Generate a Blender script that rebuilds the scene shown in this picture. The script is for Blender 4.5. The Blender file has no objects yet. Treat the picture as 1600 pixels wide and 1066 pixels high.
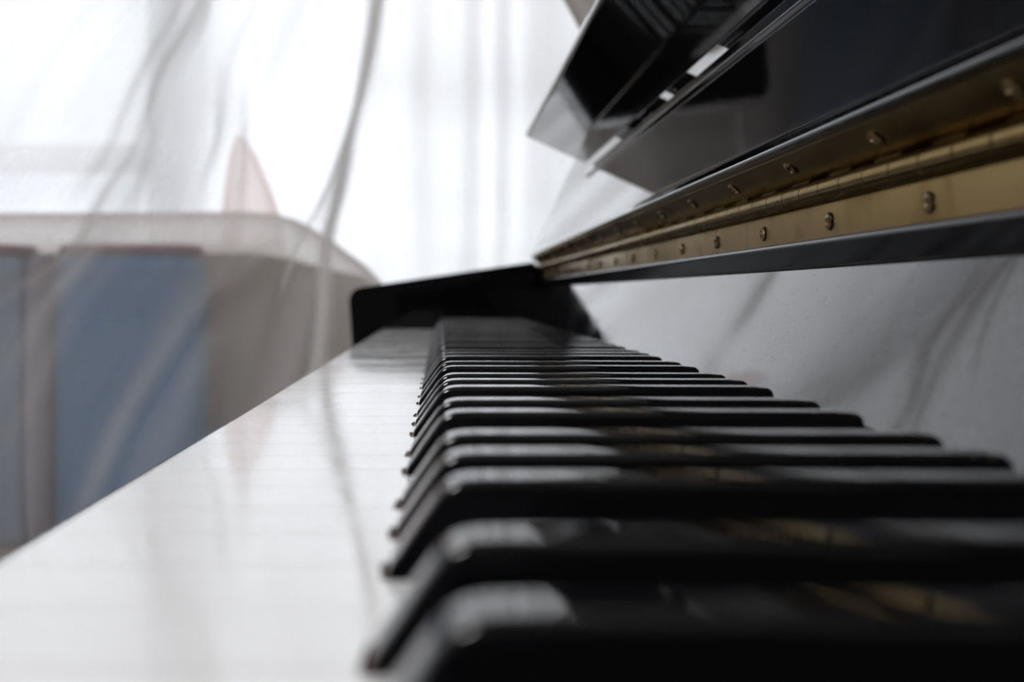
import bpy, bmesh, math, random
from mathutils import Vector, Matrix, noise
random.seed(7)
S = bpy.context.scene
COL = S.collection
KZ = 0.72                      # height of the white key tops above the floor (m)
F = 2121.0                     # focal length in pixels of the 1600 px wide frame
CX, CZ = 0.0563, KZ + 0.0344   # camera x and height

# ------------------------------------------------------------------ camera
cd = bpy.data.cameras.new('camera'); cam = bpy.data.objects.new('camera', cd); COL.objects.link(cam)
cam.location = (CX, 0.0, CZ)
cam.rotation_euler = (math.pi/2, 0, 0)
cd.sensor_width = 36; cd.lens = 36*F/1600
cd.shift_x = (800-687)/1600; cd.shift_y = -(533-460)/1600
cd.clip_start = 0.005
cd.dof.use_dof = True; cd.dof.focus_distance = 0.40
cd.dof.aperture_fstop = cd.lens/3.0
S.camera = cam

# ------------------------------------------------------------------ world, light, exposure
w = bpy.data.worlds.new('sky'); S.world = w; w.use_nodes = True
nt = w.node_tree; nt.nodes.clear()
wo = nt.nodes.new('ShaderNodeOutputWorld'); bg = nt.nodes.new('ShaderNodeBackground')
tc = nt.nodes.new('ShaderNodeTexCoord'); sx = nt.nodes.new('ShaderNodeSeparateXYZ')
cr = nt.nodes.new('ShaderNodeValToRGB')
nt.links.new(tc.outputs['Generated'], sx.inputs[0]); nt.links.new(sx.outputs['Z'], cr.inputs[0])
cr.color_ramp.elements[0].position = 0.0; cr.color_ramp.elements[0].color = (0.45, 0.46, 0.47, 1)
cr.color_ramp.elements[1].position = 0.35; cr.color_ramp.elements[1].color = (1.0, 1.0, 1.0, 1)
e = cr.color_ramp.elements.new(0.02); e.color = (0.80, 0.88, 0.97, 1)
nt.links.new(cr.outputs[0], bg.inputs['Color']); bg.inputs['Strength'].default_value = 2.95
nt.links.new(bg.outputs[0], wo.inputs[0])
S.view_settings.view_transform = 'Standard'; S.view_settings.look = 'None'
S.view_settings.gamma = 1; S.view_settings.use_curve_mapping = False
S.view_settings.exposure = 0.0

def portal(name, loc, rot, sx_, sy_):
    l = bpy.data.lights.new(name, 'AREA'); l.shape = 'RECTANGLE'; l.size = sx_; l.size_y = sy_
    l.cycles.is_portal = True
    o = bpy.data.objects.new(name, l); o.location = loc; o.rotation_euler = rot; COL.objects.link(o)
portal('window_portal_far', (-0.9, 3.62, 1.30), (math.radians(-90), 0, 0), 3.8, 2.2)
portal('added_window_portal_left', (-3.22, 0.6, 1.45), (0, math.radians(-90), 0), 1.9, 3.0)  # portal for the unseen window added on the left

# added fill light in an invented ceiling lamp, brightens the white keys
ll = bpy.data.lights.new('added_fill_light', 'AREA'); ll.shape = 'DISK'; ll.size = 0.56; ll.energy = 23; ll.color = (1.0, 0.985, 0.97)
lo_ = bpy.data.objects.new('added_fill_light', ll); lo_.location = (-0.70, -0.15, 2.43); COL.objects.link(lo_)

# ------------------------------------------------------------------ materials
def mat(name, col, rough=0.5, metal=0.0, spec=0.5, **k):
    m = bpy.data.materials.new(name); m.use_nodes = True
    b = m.node_tree.nodes['Principled BSDF']
    b.inputs['Base Color'].default_value = (*col, 1); b.inputs['Roughness'].default_value = rough
    b.inputs['Metallic'].default_value = metal; b.inputs['Specular IOR Level'].default_value = spec
    for kk, v in k.items(): b.inputs[kk].default_value = v
    return m
def noise_into(m, sock, scale, lo, hi, detail=4, colors=None, stretch=(1, 1, 1), pos=(0.35, 0.65)):
    n = m.node_tree; b = n.nodes['Principled BSDF']
    t = n.nodes.new('ShaderNodeTexCoord'); mp = n.nodes.new('ShaderNodeMapping'); mp.inputs['Scale'].default_value = stretch
    z = n.nodes.new('ShaderNodeTexNoise'); z.inputs['Scale'].default_value = scale; z.inputs['Detail'].default_value = detail
    r = n.nodes.new('ShaderNodeValToRGB')
    r.color_ramp.elements[0].position, r.color_ramp.elements[1].position = pos
    if colors:
        r.color_ramp.elements[0].color = (*colors[0], 1); r.color_ramp.elements[1].color = (*colors[1], 1)
    else:
        r.color_ramp.elements[0].color = (lo, lo, lo, 1); r.color_ramp.elements[1].color = (hi, hi, hi, 1)
    n.links.new(t.outputs['Object'], mp.inputs[0]); n.links.new(mp.outputs[0], z.inputs['Vector'])
    n.links.new(z.outputs['Fac'], r.inputs[0]); n.links.new(r.outputs[0], b.inputs[sock])
    return r
def bump(m, scale, dist, strength=0.3, stretch=(1, 1, 1), detail=3):
    n = m.node_tree; b = n.nodes['Principled BSDF']
    t = n.nodes.new('ShaderNodeTexCoord'); mp = n.nodes.new('ShaderNodeMapping'); mp.inputs['Scale'].default_value = stretch
    z = n.nodes.new('ShaderNodeTexNoise'); z.inputs['Scale'].default_value = scale; z.inputs['Detail'].default_value = detail
    bp = n.nodes.new('ShaderNodeBump'); bp.inputs['Strength'].default_value = strength; bp.inputs['Distance'].default_value = dist
    n.links.new(t.outputs['Object'], mp.inputs[0]); n.links.new(mp.outputs[0], z.inputs['Vector'])
    n.links.new(z.outputs['Fac'], bp.inputs['Height']); n.links.new(bp.outputs[0], b.inputs['Normal'])

M = {}
M['black'] = mat('polished_black_lacquer', (0.0035, 0.0035, 0.0042), 0.03)
M['satin'] = mat('satin_black_lacquer', (0.003, 0.003, 0.0036), 0.15, spec=0.22)
M['shelf'] = mat('shelf_black_lacquer', (0.0032, 0.0032, 0.0038), 0.04, spec=0.36)
M['dusty'] = mat('dusty_black_lacquer', (0.004, 0.004, 0.005), 0.04)
noise_into(M['dusty'], 'Specular IOR Level', 1000, 0.5, 0.12, 3, pos=(0.61, 0.67))
noise_into(M['dusty'], 'Roughness', 14, 0.02, 0.09, 5, pos=(0.35, 0.7))
bump(M['dusty'], 26, 0.0003, 0.08, detail=2)
M['blackkey'] = mat('black_key_resin', (0.005, 0.005, 0.006), 0.06)
noise_into(M['blackkey'], 'Roughness', 60, 0.02, 0.05, 3, stretch=(0.3, 1, 1))
M['white'] = mat('white_key_acrylic', (0.87, 0.87, 0.885), 0.07)
noise_into(M['white'], 'Roughness', 25, 0.05, 0.12, 3)
M['keywood'] = mat('spruce_key_wood', (0.55, 0.40, 0.24), 0.6)
M['bkwood'] = mat('stained_key_foot', (0.10, 0.04, 0.025), 0.5)
M['brass'] = mat('aged_brass', (0.50, 0.37, 0.20), 0.24, 1.0)
M['brass'].node_tree.nodes['Principled BSDF'].inputs['Specular Tint'].default_value = (0.70, 0.63, 0.50, 1)
noise_into(M['brass'], 'Roughness', 30, 0.18, 0.36, 5, stretch=(1, 0.4, 1))
noise_into(M['brass'], 'Base Color', 60, 0, 0, 5, ((0.085, 0.056, 0.026), (0.19, 0.137, 0.075)), pos=(0.25, 0.5))
bump(M['brass'], 60, 0.0002, 0.06, (1, 0.3, 1))
M['screw'] = mat('dark_brass_screw', (0.15, 0.105, 0.055), 0.30, 1.0)
M['felt'] = mat('red_felt', (0.25, 0.03, 0.03), 0.9)
M['steel'] = mat('steel', (0.5, 0.5, 0.5), 0.3, 1.0)
M['pin'] = mat('dark_pin', (0.02, 0.014, 0.01), 0.6)  # darkened so the seams between hinge knuckles look dark
M['wall'] = mat('white_plaster', (0.78, 0.77, 0.75), 0.8); bump(M['wall'], 40, 0.002, 0.2)
M['wallback'] = mat('unlit_wall_plaster', (0.10, 0.095, 0.09), 0.8); bump(M['wallback'], 40, 0.002, 0.2)  # back wall: dark tone stands for the unlit side behind the camera
M['ceil'] = mat('ceiling_paint', (0.82, 0.82, 0.82), 0.9)
M['frame'] = mat('window_frame_paint', (0.72, 0.73, 0.75), 0.4)
M['floor'] = mat('oak_floor', (0.30, 0.22, 0.15), 0.4)
noise_into(M['floor'], 'Base Color', 6, 0, 0, 6, ((0.05, 0.033, 0.022), (0.10, 0.068, 0.045)), stretch=(8, 0.6, 1))
M['beige'] = mat('beige_upholstery', (0.38, 0.30, 0.25), 0.9); bump(M['beige'], 300, 0.002, 0.4)
M['palecloth'] = mat('pale_cloth', (0.75, 0.70, 0.68), 0.9); bump(M['palecloth'], 200, 0.002, 0.4)
M['blue'] = mat('blue_fabric', (0.045, 0.17, 0.36), 0.9); bump(M['blue'], 300, 0.002, 0.4)
M['paleblue'] = mat('pale_blue_fabric', (0.20, 0.27, 0.38), 0.9)
M['lilac'] = mat('lilac_fabric', (0.22, 0.19, 0.24), 0.9)
M['maroon'] = mat('maroon_piping', (0.20, 0.06, 0.08), 0.8)
M['terracotta'] = mat('terracotta', (0.45, 0.16, 0.10), 0.8)
M['leaf'] = mat('leaf_green', (0.10, 0.18, 0.08), 0.6)
M['coral'] = mat('coral_petals', (0.75, 0.20, 0.14), 0.6)

def fabric(name, col, T, trans=0.7):
    """sheer weave: what passes straight through falls with the slant of the cloth"""
    m = bpy.data.materials.new(name); m.use_nodes = True; n = m.node_tree; n.nodes.clear()
    L = n.links.new
    o = n.nodes.new('ShaderNodeOutputMaterial'); mix = n.nodes.new('ShaderNodeMixShader')
    tr = n.nodes.new('ShaderNodeBsdfTransparent'); tl = n.nodes.new('ShaderNodeBsdfTranslucent'); df = n.nodes.new('ShaderNodeBsdfDiffuse')
    tl.inputs[0].default_value = (*col, 1); df.inputs[0].default_value = (*col, 1)
    m2 = n.nodes.new('ShaderNodeMixShader'); m2.inputs[0].default_value = trans
    L(df.outputs[0], m2.inputs[1]); L(tl.outputs[0], m2.inputs[2])
    g = n.nodes.new('ShaderNodeNewGeometry')
    d = n.nodes.new('ShaderNodeVectorMath'); d.operation = 'DOT_PRODUCT'; L(g.outputs['Normal'], d.inputs[0]); L(g.outputs['Incoming'], d.inputs[1])
    a = n.nodes.new('ShaderNodeMath'); a.operation = 'ABSOLUTE'; L(d.outputs['Value'], a.inputs[0])
    mx = n.nodes.new('ShaderNodeMath'); mx.operation = 'MAXIMUM'; mx.inputs[1].default_value = 0.1; L(a.outputs[0], mx.inputs[0])
    dv = n.nodes.new('ShaderNodeMath'); dv.operation = 'DIVIDE'; dv.inputs[0].default_value = 1; L(mx.outputs[0], dv.inputs[1])
    pw = n.nodes.new('ShaderNodeMath'); pw.operation = 'POWER'; pw.inputs[0].default_value = T; L(dv.outputs[0], pw.inputs[1])
    L(pw.outputs[0], mix.inputs[0]); L(m2.outputs[0], mix.inputs[1]); L(tr.outputs[0], mix.inputs[2]); L(mix.outputs[0], o.inputs[0])
    return m
M['sheer'] = fabric('sheer_voile', (0.95, 0.92, 0.90), 0.74, 0.8)
M['net'] = fabric('window_net', (0.79, 0.80, 0.83), 0.09, 0.80)
M['pink'] = fabric('pale_pink_fabric', (0.98, 0.80, 0.76), 0.6, 0.8)
M['cover'] = fabric('washed_out_cover', (0.95, 0.91, 0.89), 0.42, 0.75)  # translucency stands in for the overexposed glow along the sofa top
M['drape'] = fabric('beige_drape_cloth', (0.62, 0.58, 0.54), 0.05, 0.5)

# ------------------------------------------------------------------ builders
def obj(name, bm, m, parent=None, smooth=True, angle=35):
    me = bpy.data.meshes.new(name)
    bmesh.ops.recalc_face_normals(bm, faces=bm.faces)
    bm.to_mesh(me); bm.free()
    for mm in (m if isinstance(m, (list, tuple)) else [m]): me.materials.append(mm)
    if smooth:
        me.polygons.foreach_set('use_smooth', [True]*len(me.polygons))
        me.set_sharp_from_angle(angle=math.radians(angle))
    o = bpy.data.objects.new(name, me); COL.objects.link(o)
    if smooth and angle < 100:
        wn = o.modifiers.new('weighted', 'WEIGHTED_NORMAL'); wn.keep_sharp = True; wn.weight = 90
    if parent:
        o.parent = parent
        W = parent.matrix_world if parent.type == 'EMPTY' and not parent.parent else None
        root = parent
        while root.parent: root = root.parent
        if parent is root: o.matrix_parent_inverse = Matrix.Translation(-Vector(root.location))
    return o
def tag(o, label=None, cat=None, group=None, kind=None):
    if label: o['label'] = label
    if cat: o['category'] = cat
    if group: o['group'] = group
    if kind: o['kind'] = kind
    return o
def thing(name, loc, label, cat, group=None):
    o = bpy.data.objects.new(name, None); COL.objects.link(o); o.location = loc; o.empty_display_size = 0.1
    return tag(o, label, cat, group)
def box(bm, x0, x1, y0, y1, z0, z1, bev=0, seg=2):
    vs = [bm.verts.new(p) for p in ((x0,y0,z0),(x1,y0,z0),(x1,y1,z0),(x0,y1,z0),(x0,y0,z1),(x1,y0,z1),(x1,y1,z1),(x0,y1,z1))]
    fs = [bm.faces.new([vs[i] for i in f]) for f in ((3,2,1,0),(4,5,6,7),(0,1,5,4),(1,2,6,5),(2,3,7,6),(3,0,4,7))]
    if bev:
        es = list({e for f in fs for e in f.edges})
        bmesh.ops.bevel(bm, geom=es, offset=bev, segments=seg, profile=0.5, affect='EDGES', clamp_overlap=True)
def prism(bm, pts, y0, y1, bev=0):
    """profile in XZ pushed along Y (millimetres, z measured from the key tops)"""
    a = [bm.verts.new((x/1000, y0/1000, KZ+z/1000)) for x, z in pts]
    b = [bm.verts.new((x/1000, y1/1000, KZ+z/1000)) for x, z in pts]
    n = len(pts)
    f0 = bm.faces.new(a); f1 = bm.faces.new(b[::-1])
    for i in range(n): bm.faces.new((a[i], b[i], b[(i+1) % n], a[(i+1) % n]))
    if bev:
        bmesh.ops.bevel(bm, geom=list(f0.edges)+list(f1.edges), offset=bev/1000, segments=3, profile=0.5, affect='EDGES', clamp_overlap=True)
def rounded(pts, radii, seg=6):
    out = []
    n = len(pts)
    for i in range(n):
        p = Vector(pts[i]); r = radii[i]
        if r <= 0: out.append(tuple(p)); continue
        a = (Vector(pts[i-1])-p); b = (Vector(pts[(i+1) % n])-p)
        la, lb = a.length, b.length; a.normalize(); b.normalize()
        half = math.acos(max(-1, min(1, a.dot(b))))/2
        t = min(r/math.tan(half), la*0.49, lb*0.49); rr = t*math.tan(half)
        c = p+(a+b).normalized()*(rr/math.sin(half))
        p0 = p+a*t-c; p1 = p+b*t-c
        ang = p0.angle(p1) if rr > 0 else 0
        for k in range(seg+1):
            u = k/seg
            s0 = math.sin((1-u)*ang)/math.sin(ang); s1 = math.sin(u*ang)/math.sin(ang)
            out.append(tuple(c+p0*s0+p1*s1))
    return out
def mm(x, y, z): return (x/1000, y/1000, KZ+z/1000)

# ------------------------------------------------------------------ the room
def struct(name, bm, m, smooth=False):
    o = obj(name, bm, m, None, smooth); o['kind'] = 'structure'; return o
bm = bmesh.new(); box(bm, -3.4, 0.85, -2.2, 3.8, -0.1, 0); struct('floor', bm, M['floor'])
bm = bmesh.new(); box(bm, -3.4, 0.85, -2.2, 3.8, 2.5, 2.6); struct('ceiling', bm, M['ceil'])
bm = bmesh.new(); box(bm, 0.75, 0.85, -2.2, 3.8, 0, 2.5); struct('wall_right', bm, M['wall'])
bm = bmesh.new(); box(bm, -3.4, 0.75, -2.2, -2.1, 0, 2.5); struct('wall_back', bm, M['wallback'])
bm = bmesh.new()  # housing of the added, unseen fill lamp
rings = []
for r, z in ((0.05, 2.5), (0.30, 2.495), (0.31, 2.47), (0.30, 2.44), (0.285, 2.435), (0.285, 2.45), (0.05, 2.452)):
    rings.append([bm.verts.new((-0.70+r*math.cos(math.pi*k/24), -0.15+r*math.sin(math.pi*k/24), z)) for k in range(48)])
for a, b in zip(rings, rings[1:]):
    for k in range(48): bm.faces.new((a[k], a[(k+1) % 48], b[(k+1) % 48], b[k]))
bm.faces.new(rings[-1])
o = obj('added_ceiling_lamp', bm, M['frame'], None, True, 40); tag(o, 'added round white flush lamp on the ceiling, out of view', 'lamp')
# far wall with a wide window
FX0, FX1, FZ0, FZ1 = -2.8, 0.55, 0.2, 2.3
bm = bmesh.new()
box(bm, -3.3, FX0, 3.6, 3.7, 0, 2.5); box(bm, FX1, 0.75, 3.6, 3.7, 0, 2.5)
box(bm, FX0, FX1, 3.6, 3.7, 0, FZ0); box(bm, FX0, FX1, 3.6, 3.7, FZ1, 2.5)
struct('wall_front', bm, M['wall'])
# left wall, out of view; its wide window is added to brighten the keys
bm = bmesh.new()
box(bm, -3.4, -3.3, -2.1, -0.9, 0, 2.5); box(bm, -3.4, -3.3, 2.1, 3.7, 0, 2.5)
box(bm, -3.4, -3.3, -0.9, 2.1, 0, 0.5); box(bm, -3.4, -3.3, -0.9, 2.1, 2.4, 2.5)
struct('wall_left', bm, M['wall'])
def fx(px, Y): return CX+(px-687)/F*Y
def fz(py, Y): return CZ+(460-py)/F*Y
bm = bmesh.new()
Yw = 3.63
t = 0.05
box(bm, FX0, FX0+t, Yw-.02, Yw+.02, FZ0, FZ1); box(bm, FX1-t, FX1, Yw-.02, Yw+.02, FZ0, FZ1)
box(bm, FX0+t, FX1-t, Yw-.02, Yw+.02, FZ0, FZ0+t); box(bm, FX0+t, FX1-t, Yw-.02, Yw+.02, FZ1-t, FZ1)
pa, pb = fx(235, Yw), fx(325, Yw)
box(bm, pa, pb, Yw-.05, Yw+.03, FZ0+t, FZ1-t, .01)
za, zb = fz(272, Yw), fz(226, Yw)
box(bm, FX0+t, pa, Yw-.03, Yw+.02, za, zb, .008)
box(bm, fx(-160, Yw), fx(-110, Yw), Yw-.02, Yw+.02, zb, FZ1-t)
o = struct('window_1', bm, M['frame'])
bm = bmesh.new()  # frame of the added left window
box(bm, -3.37, -3.33, -0.9, -0.85, 0.5, 2.4); box(bm, -3.37, -3.33, 2.05, 2.1, 0.5, 2.4)
box(bm, -3.37, -3.33, -0.85, 2.05, 0.5, 0.55); box(bm, -3.37, -3.33, -0.85, 2.05, 2.35, 2.4); box(bm, -3.37, -3.33, 0.57, 0.63, 0.55, 2.35)
struct('added_window_left', bm, M['frame'])

# ------------------------------------------------------------------ the piano
YE = 1347.0                                   # far (bass) end of the keyboard
NW = 58
YN = YE-23.5*NW                               # near end of the keyboard
piano = thing('upright_piano', (0.30, 0.66, 0.0), 'glossy black upright piano with open fallboard and long row of white and black keys', 'piano')

BLK = {0: 2.9, 2: -2.9, 3: 2.9, 5: -3.2, 6: 0.0}   # after white index (A B C D E F G), offset towards the near end
BLK = {0: 3.2, 2: -2.9, 3: 2.9, 5: -3.2, 6: 0.0}   # A#, C#, D#, F#, G#
black_y = []
for k in range(NW-1):
    if k % 7 in BLK:
        black_y.append((k, YE-23.5*(k+1)-BLK[k % 7]))
bdict = {k: y for k, y in black_y}

HW = 11.66; TH = 2.6
def white_key_bm(k):
    yc = YE-23.5*(k+0.5)
    near, far = yc-HW, yc+HW
    nb = bdict.get(k)            # black on the near side (between k and k+1)
    fb = bdict.get(k-1)          # black on the far side
    ny = near if nb is None else nb+6.4
    fy = far if fb is None else fb-6.4
    out = [(0, near), (50-1.0, near)]
    rads = [1.2, 0.0]
    if nb is not None: out.append((49.0, ny)); rads.append(0.0)
    out += [(164, ny), (164, fy)]; rads += [0, 0]
    if fb is not None: out.append((49.0, fy)); rads.append(0.0)
    out += [(49.0, far), (0, far)]; rads += [0.0, 1.2]
    out = rounded(out, rads, 3)
    bm = bmesh.new()
    top = [bm.verts.new(mm(x, y, 0)) for x, y in out]; bot = [bm.verts.new(mm(x, y, -TH)) for x, y in out]
    ft = bm.faces.new(top); bm.faces.new(bot[::-1]); n = len(out)
    for i in range(n): bm.faces.new((top[i], bot[i], bot[(i+1) % n], top[(i+1) % n]))
    bmesh.ops.bevel(bm, geom=list(ft.edges), offset=0.00025, segments=2, profile=0.5, affect='EDGES', clamp_overlap=True)
    for f in bm.faces: f.material_index = 0
    nf = len(bm.faces)
    bm.faces.ensure_lookup_table()
    box(bm, 0.0470, 0.164, (max(near, ny)+.2)/1000, (min(far, fy)-.2)/1000, KZ-0.022, KZ-TH/1000)
    box(bm, 0.0016, 0.048, (near+.1)/1000, (far-.1)/1000, KZ-0.0221, KZ-TH/1000)
    return bm
for k in range(NW):
    obj('white_key', white_key_bm(k), M['white'], piano)

def black_key_bm(yc):
    st = [(50.0, 0.9), (50.1, 1.5), (50.5, 2.0), (51.1, 2.9), (53.2, 6.0), (55.3, 9.0), (56.3, 10.3), (57.3, 11.15), (58.4, 11.65), (59.8, 11.92), (62, 12.0),
          (95, 12.0), (132.5, 11.9), (136.2, 11.6), (137.1, 10.9), (137.4, 9.8)]
    bm = bmesh.new(); rings = []
    for x, h in st:
        hw = lambda z: 5.4-0.075*z
        r = min(1.5, h*0.45)
        ring = [(-5.4, 0)]
        w0 = hw(h)
        for q in range(7):
            a = math.pi-q*math.pi/12
            ring.append((-(w0-r)+r*math.cos(a), h-r+r*math.sin(a)))
        for q in range(7):
            a = math.pi/2-q*math.pi/12
            ring.append(((w0-r)+r*math.cos(a), h-r+r*math.sin(a)))
        ring.append((5.4, 0))
        rings.append([bm.verts.new(mm(x, yc+y, z)) for y, z in ring])
    n = len(rings[0])
    for a, b in zip(rings, rings[1:]):
        for i in range(n): bm.faces.new((a[i], a[(i+1) % n], b[(i+1) % n], b[i]))
    bm.faces.new(rings[0][::-1]); bm.faces.new(rings[-1])
    # wooden foot under the resin
    nf = len(bm.faces)
    box(bm, 0.0494, 0.160, (yc-5.5)/1000, (yc+5.5)/1000, KZ-0.021, KZ+0.0000)
    bm.faces.ensure_lookup_table()
    for f in bm.faces[nf:]: f.material_index = 1
    return bm
proto = None
for k, y in black_y:
    if proto is None:
        proto = obj('black_key', black_key_bm(y), [M['blackkey'], M['bkwood']], piano, angle=50); y0 = y
    else:
        c = proto.copy(); COL.objects.link(c); c.parent = piano
        c.matrix_parent_inverse = proto.matrix_parent_inverse.copy(); c.location = (0, (y-y0)/1000, 0)

# key bed, key slip, felt
bm = bmesh.new(); prism(bm, rounded([(-30, -26), (-30, -75), (420, -75), (420, -26)], [4, 4, 0, 0]), YN-85, YE+85, 0); obj('key_bed', bm, M['black'], piano)
bm = bmesh.new(); prism(bm, rounded([(-22, -26), (-22, -11), (-5, -11), (-5, -26)], [0, 4, 2, 0]), YN-1, YE+1, 0); obj('key_slip', bm, M['black'], piano)
bm = bmesh.new(); box(bm, 0.0, 0.17, YN/1000, YE/1000, KZ-0.0258, KZ-0.0224); obj('key_felt', bm, M['felt'], piano)

# cheek blocks
chk = rounded([(-34, -26), (-34, 40), (153, 67), (172, 69.7), (172, -26)], [0, 13, 0, 0, 0], 8)
chk = rounded([(-30, -26), (-34.5, 39.5), (120, 62.3), (150, 66.5), (150, 38), (160, 38), (160, -26)], [0, 13, 0, 0, 0, 0, 0], 8)
for y0_, y1_ in ((YE+1, YE+45), (YN-45, YN-1)):
    bm = bmesh.new(); prism(bm, chk, y0_, y1_, 0.8); obj('cheek_block', bm, M['black'], piano)

# nameboard (the tilted glossy board behind the keys)
tn = math.tan(math.radians(24.4))
def nb(z): return 157.2+(z-41)*tn
pts = [(nb(3.2), 3.2), (nb(41.2), 41.2), (nb(41.2)+12, 41.2), (nb(3.2)+12, 3.2)]
bm = bmesh.new(); prism(bm, rounded(pts, [0.8, 0, 0, 0], 3), YN-1, YE+1); obj('nameboard', bm, M['dusty'], piano)

# fallboard rail with its rounded lower lip
rail = rounded([(153.9, 49.2), (157.2, 41.0), (170, 41.0), (190, 41.0), (190, 60.0), (158.0, 60.0), (158.0, 49.2)], [1.6, 2.2, 0, 0, 0, 0, 0], 8)
bm = bmesh.new(); prism(bm, rail, YN-1, YE-0.5); obj('fallboard_rail', bm, M['satin'], piano)

# brass piano hinge
hinge = None
PIN = (154.6, 61.0); R = 3.0
def cyl_y(bm, cx, cz, r, y0, y1, seg=24, bev=0.06):
    prof = [(r-bev, y0), (r, y0+bev), (r, y1-bev), (r-bev, y1)]
    rings = []
    for rr, y in prof:
        rings.append([bm.verts.new(mm(cx+rr*math.cos(2*math.pi*i/seg), y, cz+rr*math.sin(2*math.pi*i/seg))) for i in range(seg)])
    for a, b in zip(rings, rings[1:]):
        for i in range(seg): bm.faces.new((a[i], a[(i+1) % seg], b[(i+1) % seg], b[i]))
    bm.faces.new(rings[0]); bm.faces.new(rings[-1][::-1])
K = 18.0; ystart = 235.0-K*14
lo = bmesh.new(); up = bmesh.new()
prism(lo, [(155.9, 49.2), (155.9, 58.3), (156.6, 58.6), (157.9, 58.6), (157.9, 49.2)], YN+2, YE-1)
ud = Vector((-8.0, 6.0)).normalized(); un = Vector((-ud.y, ud.x))   # un points forward/down
A0 = Vector((155.2, 64.3)); A1 = A0+ud*10.6
prism(up, [tuple(A0), tuple(A1), tuple(A1-un*1.4), tuple(A0-un*1.4)], YN+2, YE-1)
i = 0; y = ystart
while y < YE-2:
    a, b = max(y+0.42, YN+2), min(y+K-0.42, YE-1.2)
    if b > a:
        tgt = lo if i % 2 == 0 else up
        cyl_y(tgt, PIN[0], PIN[1], R, a, b)
        if i % 2 == 0:
            pass
        else:
            p = Vector(PIN); q0 = A0-un*0.1
            prism(up, [tuple(p+un*R*0.6+ud*1.2), tuple(A0+ud*0.6), tuple(A0-un*1.3+ud*0.6), tuple(p-un*1.0+ud*1.2)], a, b)
    y += K; i += 1
hl = obj('hinge_leaf', lo, M['brass'], piano); hl['label'] = 'lower brass hinge leaf with half of the barrel'
hu = obj('hinge_leaf', up, M['brass'], piano); hu['label'] = 'upper brass hinge leaf tilted towards the keys'
bm = bmesh.new(); cyl_y(bm, PIN[0], PIN[1], 1.4, YN+2, YE-1.2, 10); obj('hinge_pin', bm, M['pin'], piano)

def screw_bm(c, nrm):
    """domed head with a slot, at c facing nrm (mm)"""
    nrm = Vector(nrm).normalized(); t1 = Vector((0, 1, 0)); t2 = nrm.cross(t1)
    c = Vector(c); bm = bmesh.new(); seg = 20; rings = []
    rot = random.uniform(0, math.pi)
    for r, h in ((2.35, -0.1), (2.3, 0.35), (1.9, 0.75), (1.2, 1.0), (0.45, 1.1)):
        ring = []
        for i in range(seg):
            a = 2*math.pi*i/seg; px, py = r*math.cos(a), r*math.sin(a)
            s = abs(px*math.sin(rot)-py*math.cos(rot))
            hh = h if (s > 0.42 or h < 0.2) else min(h, 0.15)
            v = c+t1*px+t2*py+nrm*hh
            ring.append(bm.verts.new(mm(*v)))
        rings.append(ring)
    for a, b in zip(rings, rings[1:]):
        for i in range(seg): bm.faces.new((a[i], a[(i+1) % seg], b[(i+1) % seg], b[i]))
    bm.faces.new(rings[0][::-1]); bm.faces.new(rings[-1])
    return bm
SP = 70.4
ys = []
y = 276.0
while y-SP > YN+10: y -= SP
while y < YE-15: ys.append(y); y += SP
for y in ys:
    obj('screw', screw_bm((155.9, y, 53.0), (-1, 0, 0)), M['screw'], hl, angle=20)
    pc = A0+ud*6.2
    yy = y+16
    if yy < YE-8:
        obj('screw', screw_bm((pc.x, yy, pc.y), (un.x, 0, un.y)), M['screw'], hu, angle=20)

# fallboard: leans back 24.5 degrees from the hinge
bd = Vector((math.cos(math.radians(65.5)), math.sin(math.radians(65.5)))); bnn = Vector((-bd.y, bd.x))   # forward normal
B0 = Vector((147.8, 75.2))
FBL = 215.0
Q = A1-un*1.5
base_back = A0-un*1.5-ud*0.2
prof = [tuple(base_back), tuple(A1-un*1.5), tuple(A1+ud*0.6-un*0.3), tuple(B0-bd*1.2+Vector((-0.2, 0)))]
prof = [tuple(base_back), tuple(A1-un*1.5), tuple(A1+ud*2.6-un*1.2), tuple(B0+bd*1.5), tuple(B0+bd*FBL), tuple(B0+bd*FBL-bnn*17), tuple(B0+bd*8-bnn*17)]
bm = bmesh.new(); prism(bm, rounded(prof, [0, 0.5, 2.0, 6, 4, 4, 4], 8), YN+3, YE-1, 0.6)
fb = obj('fallboard', bm, M['black'], piano)

# music shelf standing square on the fallboard
S0 = (134.0-75.4)/bd.y                         # where it meets the board, along the board
def onb(s, h): return tuple(B0+bd*s+bnn*h)     # s up the board, h out of the board
GAP = 4.6; DEP = 55.0; YS1 = 1066.0; YS0 = YN+150
shp = [onb(S0+1.5, GAP), onb(S0+1.5, DEP+GAP-2), onb(S0+14, DEP+GAP-2), onb(S0+14, 18), onb(S0+6.5, GAP)]
bm = bmesh.new(); prism(bm, rounded(shp, [1.0, 3, 3, 3, 1], 5), YS0, YS1, 1.0)
sh = obj('music_shelf', bm, M['shelf'], piano)
for a, b in ((832, 888), (758, 794), (674, 690), (440, 560), (150, 260)):
    bm = bmesh.new(); prism(bm, [onb(S0+2, -0.1), onb(S0+2, GAP+0.2), onb(S0+12, GAP+0.2), onb(S0+12, -0.1)], a, b)
    obj('shelf_hinge', bm, M['black'], sh)
# mounting rail under the shelf
mr = [onb(S0-9.0, -0.2), onb(S0-9.0, 1.8), onb(S0-2.5, 2.4), onb(S0-2.5, -0.2)]
bm = bmesh.new(); prism(bm, rounded(mr, [0, 0.8, 0.8, 0], 4), YS0, YS1-8, 0.4); obj('shelf_batten', bm, M['black'], fb)

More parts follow.
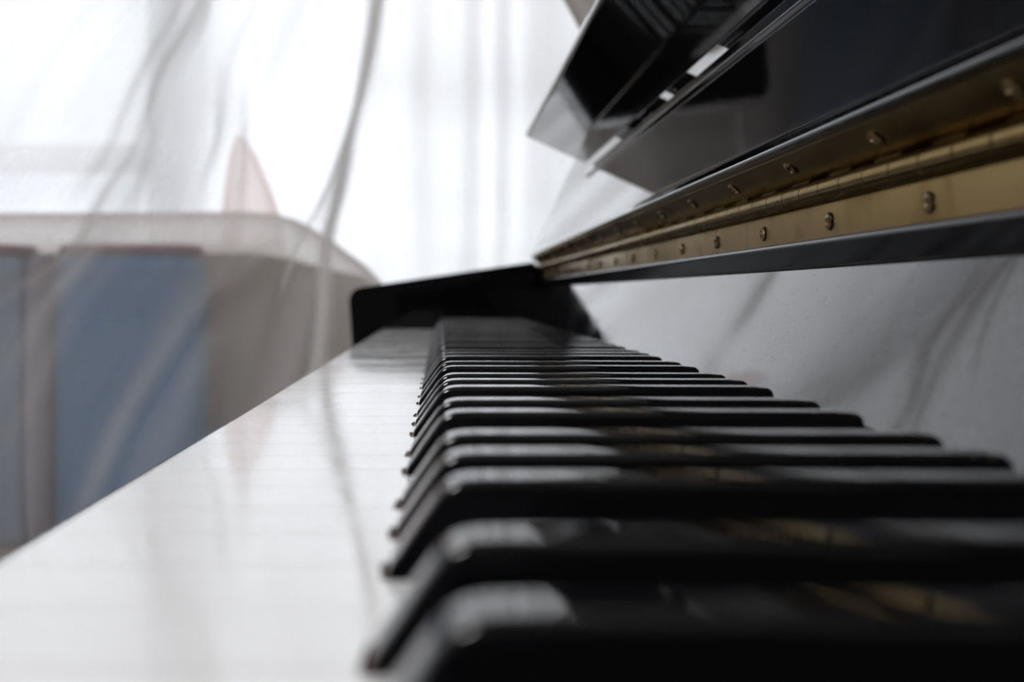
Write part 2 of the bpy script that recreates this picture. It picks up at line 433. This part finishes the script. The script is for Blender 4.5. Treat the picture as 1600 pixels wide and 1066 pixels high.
# case: sides, arms, upper and lower panels, lid, legs
topz = 1.21
for y0_, y1_ in ((YE+46, YE+84), (YN-84, YN-46)):
    bm = bmesh.new()
    side = [(-32, -75), (-32, 30), (150, 62), (200, 64), (215, (topz-KZ)*1000-20), (560, (topz-KZ)*1000-20), (560, -KZ*1000+5), (215, -KZ*1000+5), (215, -75)]
    side = rounded([(-32, -76), (-35, 38), (150, 65), (232, 66), (232, (topz-KZ)*1000-20), (560, (topz-KZ)*1000-20), (560, -KZ*1000+5), (215, -KZ*1000+5), (215, -76)],
                   [3, 12, 0, 0, 3, 3, 3, 3, 0], 5)
    prism(bm, side, y0_, y1_, 1.0); obj('side_panel', bm, M['black'], piano)
    bm = bmesh.new()
    box(bm, -0.02, 0.05, y0_/1000+.001, y1_/1000-.001, 0.03, KZ-0.076, 0.006); box(bm, -0.03, 0.23, y0_/1000, y1_/1000, 0.0, 0.04, 0.005)
    obj('leg', bm, M['black'], piano)
bm = bmesh.new(); box(bm, 0.262, 0.28, (YN-45)/1000, (YE+45)/1000, KZ+0.10, topz-0.025, 0.002); obj('upper_panel', bm, M['black'], piano)
bm = bmesh.new(); box(bm, 0.225, 0.245, (YN-45)/1000, (YE+45)/1000, 0.06, KZ-0.076, 0.002); obj('lower_panel', bm, M['black'], piano)
bm = bmesh.new(); box(bm, 0.23, 0.565, (YN-88)/1000, (YE+88)/1000, topz-0.02, topz, 0.004); obj('lid', bm, M['black'], piano)
bm = bmesh.new(); box(bm, 0.545, 0.56, (YN-45)/1000, (YE+45)/1000, 0.02, topz-0.021); obj('back_board', bm, M['black'], piano)
bm = bmesh.new(); box(bm, 0.19, 0.262, (YN-45)/1000, (YE+45)/1000, KZ+0.040, KZ+0.059); obj('action_shelf', bm, M['black'], piano)

# ------------------------------------------------------------------ curtains
YC = 1.78
def smooth01(t): t = max(0, min(1, t)); return t*t*(3-2*t)
def slope(u):
    if u > 600: return -0.19*(1-smooth01((u-600)/160))
    return -0.19-0.39*min(1.35, (600-u)/348)
def bumpf(u, c, w_): return math.exp(-((u-c)/w_)**2)
CREASES = [   # paths of the deep creases on the cloth, crease width, depth, extent
 ([(-1600, 640), (0, 588), (250, 547), (430, 512), (590, 490), (1400, 420)], 17, 0.10, -1700, 1500),
 ([(0, 600), (200, 546), (370, 468), (500, 420)], 5, 0.034, 60, 520),
 ([(200, 540), (330, 455), (470, 330), (640, 205), (1000, 60)], 40, 0.060, 270, 1200),
 ([(200, 470), (420, 395), (600, 262), (1000, 100)], 42, -0.055, 340, 1200),
 ([(200, 600), (400, 520), (700, 400)], 34, -0.045, 330, 1200),
 ([(-1600, 400), (0, 262), (130, 172), (230, 108), (600, -60)], 55, 0.060, -1700, 500),
 ([(-1600, 200), (0, 130), (130, 52), (230, 5), (600, -120)], 60, -0.060, -1700, 500),
 ([(-1600, 380), (0, 320), (170, 325), (300, 270), (500, 180)], 24, 0.040, -1700, 330),
 ([(-1600, 480), (0, 455), (200, 425), (400, 370)], 45, -0.060, -1700, 260),
 ([(0, 150), (400, 70), (900, 20)], 45, 0.030, 250, 1200),
 ([(-1600, 750), (0, 740), (600, 728)], 24, 0.045, -1700, 900),
 ([(-1600, 660), (0, 660), (600, 670)], 26, -0.045, -1700, 900),
 ([(-1600, 900), (0, 845), (600, 820)], 32, 0.070, -1700, 900),
 ([(0, 395), (200, 372), (330, 352)], 12, 0.030, 60, 420),
 ([(0, 300), (260, 262), (420, 215)], 12, -0.025, 60, 430),
 ([(0, 230), (260, 190), (420, 160)], 14, 0.025, 20, 430),
 ([(-1600, 800), (0, 785), (600, 775)], 26, -0.050, -1700, 900),
 ([(-1600, -60), (0, -90), (600, -300)], 50, -0.075, -1700, 900),
 ([(-1600, -260), (0, -300), (600, -420)], 50, 0.075, -1700, 900),
]
def path(pts, y):
    if y <= pts[0][0]: return pts[0][1]
    for (a, xa), (b, xb) in zip(pts, pts[1:]):
        if y <= b: return xa+(xb-xa)*(y-a)/(b-a)
    return pts[-1][1]
def sheer():
    bm = bmesh.new()
    us = []
    u = -1500.0
    while u < 1330:
        us.append(u); u += 3.0 if -320 < u < 1000 else 8.0
    ys_ = [-1560+i*(1360+1560)/70 for i in range(71)]
    rows = []
    for y in ys_:
        row = []
        yy = max(-260, min(y, 760))
        yy = yy+0.0
        for u in us:
            s = slope(u)
            left = smooth01((560-u)/300)
            x = u+s*yy*(1+0.25*left*max(0, yy)/600)
            px = u
            d = 0.0
            for cpts, wd, am, ya, yb in CREASES:
                if ya < y < yb:
                    f = smooth01((y-ya)/140)*smooth01((yb-y)/140)
                    d += am*f*math.tanh((x-path(cpts, y))/wd)
            nn = noise.noise(Vector((u/70, y/900+3, 0)))*0.035+noise.noise(Vector((u/30, y/500, 7)))*0.008
            d += nn*(1.0 if u < 560 else 0.6)+0.03*math.sin(u/210)
            X = CX+(x-687)/F*YC; Z = CZ+(460-y)/F*YC
            row.append(bm.verts.new((X, YC-d, max(0.01, Z))))
        rows.append(row)
    for a, b in zip(rows, rows[1:]):
        for i in range(len(us)-1): bm.faces.new((a[i], a[i+1], b[i+1], b[i]))
    return bm
o = obj('sheer_curtain', sheer(), M['sheer'], None, True, 180)
tag(o, 'thin white sheer curtain with slanting folds hanging behind the keyboard', 'curtain')
# net curtain hanging right at the far window
def net():
    bm = bmesh.new(); rows = []
    for j in range(13):
        z = 0.05+j*2.4/12
        row = []
        for i in range(700):
            x = -2.95+i*3.65/699
            d = 0.022*math.sin(x*17+2*math.sin(x*5))+0.03*noise.noise(Vector((x*5, z*0.3, 9)))
            row.append(bm.verts.new((x, 3.42+d, z)))
        rows.append(row)
    for a, b in zip(rows, rows[1:]):
        for i in range(699): bm.faces.new((a[i], a[i+1], b[i+1], b[i]))
    return bm
o = obj('net_curtain', net(), M['net'], None, True, 180)
tag(o, 'bright backlit net curtain with narrow upright folds covering the far window', 'curtain')
# heavier beige drape gathered towards the wall
def drape():
    bm = bmesh.new(); Y = 1.49; rows = []
    for j in range(41):
        y = -1600+j*(560+1600)/40
        xl = 880+(y/50)*27 if y > -40 else 885-21.6+(y+40)*0.28
        xr = 1560
        row = []
        for i in range(121):
            f = i/120; x = xl+(xr-xl)*f
            d = 0.025*math.sin(f*34)+0.01*noise.noise(Vector((f*9, y/300, 2)))
            row.append(bm.verts.new((CX+(x-687)/F*Y, Y+d, CZ+(460-y)/F*Y)))
        rows.append(row)
    for a, b in zip(rows, rows[1:]):
        for i in range(120): bm.faces.new((a[i], a[i+1], b[i+1], b[i]))
    return bm
o = obj('beige_drape', drape(), M['drape'], None, True, 180)
tag(o, 'heavier beige drape pulled aside above the far end of the piano', 'curtain')

# ------------------------------------------------------------------ sofa behind the curtain
def cushion_bm(cx, cy, cz, w_, d_, h_, p=4.0, nseg=20, mi=None):
    bm = bmesh.new()
    bmesh.ops.create_cube(bm, size=2)
    bmesh.ops.subdivide_edges(bm, edges=bm.edges[:], cuts=nseg//2, use_grid_fill=True)
    for v in bm.verts:
        x, y, z = v.co
        n_ = (abs(x)**p+abs(y)**p+abs(z)**p)**(1/p)
        x, y, z = x/n_, y/n_, z/n_
        v.co = (cx+x*w_/2, cy+y*d_/2*(1-0.25*(x*x+z*z)/2), cz+z*h_/2)
    return bm
YSf = 2.55
def sx_(px): return fx(px, YSf)
def sz_(py): return fz(py, YSf)
sofa = thing('sofa', (-1.0, 2.75, 0), 'beige sofa with a rounded end standing behind the sheer curtain', 'sofa')
# back with a drooping rounded right end
prof_px = [(-900, 900), (-900, 400), (-870, 394), (100, 393), (170, 393), (380, 393), (440, 402), (495, 416), (560, 430), (620, 500), (650, 600), (660, 900)]
bm = bmesh.new()
a = [bm.verts.new((sx_(x), YSf+.12, max(.08, sz_(y)))) for x, y in prof_px]; b = [bm.verts.new((sx_(x), YSf+.34, max(.08, sz_(y)))) for x, y in prof_px]
bm.faces.new(a); bm.faces.new(b[::-1]); n = len(a)
for i in range(n): bm.faces.new((a[i], b[i], b[(i+1) % n], a[(i+1) % n]))
bmesh.ops.bevel(bm, geom=[e for e in bm.edges if abs(e.verts[0].co.y-e.verts[1].co.y) < .01], offset=0.07, segments=6, profile=0.5, affect='EDGES', clamp_overlap=True)
obj('sofa_back', bm, M['beige'], sofa)
bm = cushion_bm((sx_(-880)+sx_(300))/2, YSf-.22, 0.19, sx_(300)-sx_(-880), 0.60, 0.20, 8); obj('seat', bm, M['beige'], sofa)

def sweep(path_, r, seg=16):
    bm = bmesh.new(); rings = []
    for i, (x, y, z) in enumerate(path_):
        a_ = Vector(path_[max(0, i-1)]); b_ = Vector(path_[min(len(path_)-1, i+1)]); t_ = (b_-a_).normalized()
        n1 = Vector((0, 1, 0)); n2 = t_.cross(n1).normalized()
        e_ = 0.35 if i in (0, len(path_)-1) else 1.0
        rings.append([bm.verts.new(Vector((x, y, z))+n1*r*1.3*e_*math.cos(2*math.pi*k/seg)+n2*r*e_*math.sin(2*math.pi*k/seg)) for k in range(seg)])
    for a_, b_ in zip(rings, rings[1:]):
        for k in range(seg): bm.faces.new((a_[k], a_[(k+1) % seg], b_[(k+1) % seg], b_[k]))
    bm.faces.new(rings[0]); bm.faces.new(rings[-1][::-1]); return bm
hp = [(-720, 360), (-690, 360), (-300, 360), (100, 359), (250, 358), (350, 357), (400, 360), (430, 368), (465, 388), (500, 412), (540, 442), (575, 480), (595, 530)]
obj('head_roll', sweep([(sx_(x), YSf+.22, sz_(y)) for x, y in hp], 0.045), M['cover'], sofa, angle=60)  # washed-out glow of the sofa top put into this cloth
for px in (-820, 560):
    bm = bmesh.new(); box(bm, sx_(px)-.03, sx_(px)+.03, YSf+.15, YSf+.21, 0, 0.10, .004); obj('leg', bm, M['bkwood'], sofa)
    bm = bmesh.new(); box(bm, sx_(px)-.03, sx_(px)+.03, YSf-.45, YSf-.39, 0, 0.10, .004); obj('leg', bm, M['bkwood'], sofa)
# blue cushions
def cush(x0, x1, y0, label, m, dy=0, trim=None):
    c = thing('cushion', ((sx_(x0)+sx_(x1))/2, YSf-.02+dy, 0.29), label, 'cushion', None)
    z1 = sz_(y0); z0 = 0.29
    obj('cover', cushion_bm((sx_(x0)+sx_(x1))/2, YSf-.01+dy, (z0+z1)/2, sx_(x1)-sx_(x0), 0.16, z1-z0, 16), m, c)
    if trim:
        obj('piping', cushion_bm((sx_(x0)+sx_(x1))/2, YSf-.01+dy, z1+0.012, (sx_(x1)-sx_(x0))*0.995, 0.12, 0.022, 6), trim, c)
cush(101, 318, 402, 'dark blue cushion with maroon edge, beside the rounded beige end of the sofa', M['blue'], 0, M['maroon'])
cush(-180, 55, 402, 'paler blue cushion with maroon edge, at the left edge of the photo', M['paleblue'], 0, M['maroon'])
o = thing('folded_blanket', (sx_(78), YSf-.02, 0.29), 'narrow lilac blanket standing between the two blue cushions', 'blanket')
obj('fold', cushion_bm(sx_(78), YSf-.02, (0.29+sz_(400))/2, sx_(97)-sx_(59), 0.17, sz_(400)-0.29, 6), M['lilac'], o)
# pointed pink cloth standing behind the sofa end
Yp = 3.05
bm = bmesh.new(); rings = []
for py, hw, cx_ in ((212, 2, 374), (220, 9, 375), (245, 20, 380), (290, 33, 386), (335, 43, 392), (500, 62, 400), (1e9, 80, 400)):
    z = fz(py, Yp) if py < 1e8 else 0.0
    r = hw/F*Yp; rings.append([bm.verts.new((fx(cx_, Yp)+r*math.cos(2*math.pi*k/32)*(1+.05*math.cos(5*math.pi*k/16*1.2)), Yp+r*.8*math.sin(2*math.pi*k/32), z)) for k in range(32)])
for a, b in zip(rings, rings[1:]):
    for k in range(32): bm.faces.new((a[k], a[(k+1) % 32], b[(k+1) % 32], b[k]))
bm.faces.new(rings[0])
o = obj('fabric_cone', bm, M['pink'], angle=60); tag(o, 'pale pink pointed fabric cone showing above the sofa back', 'cloth')
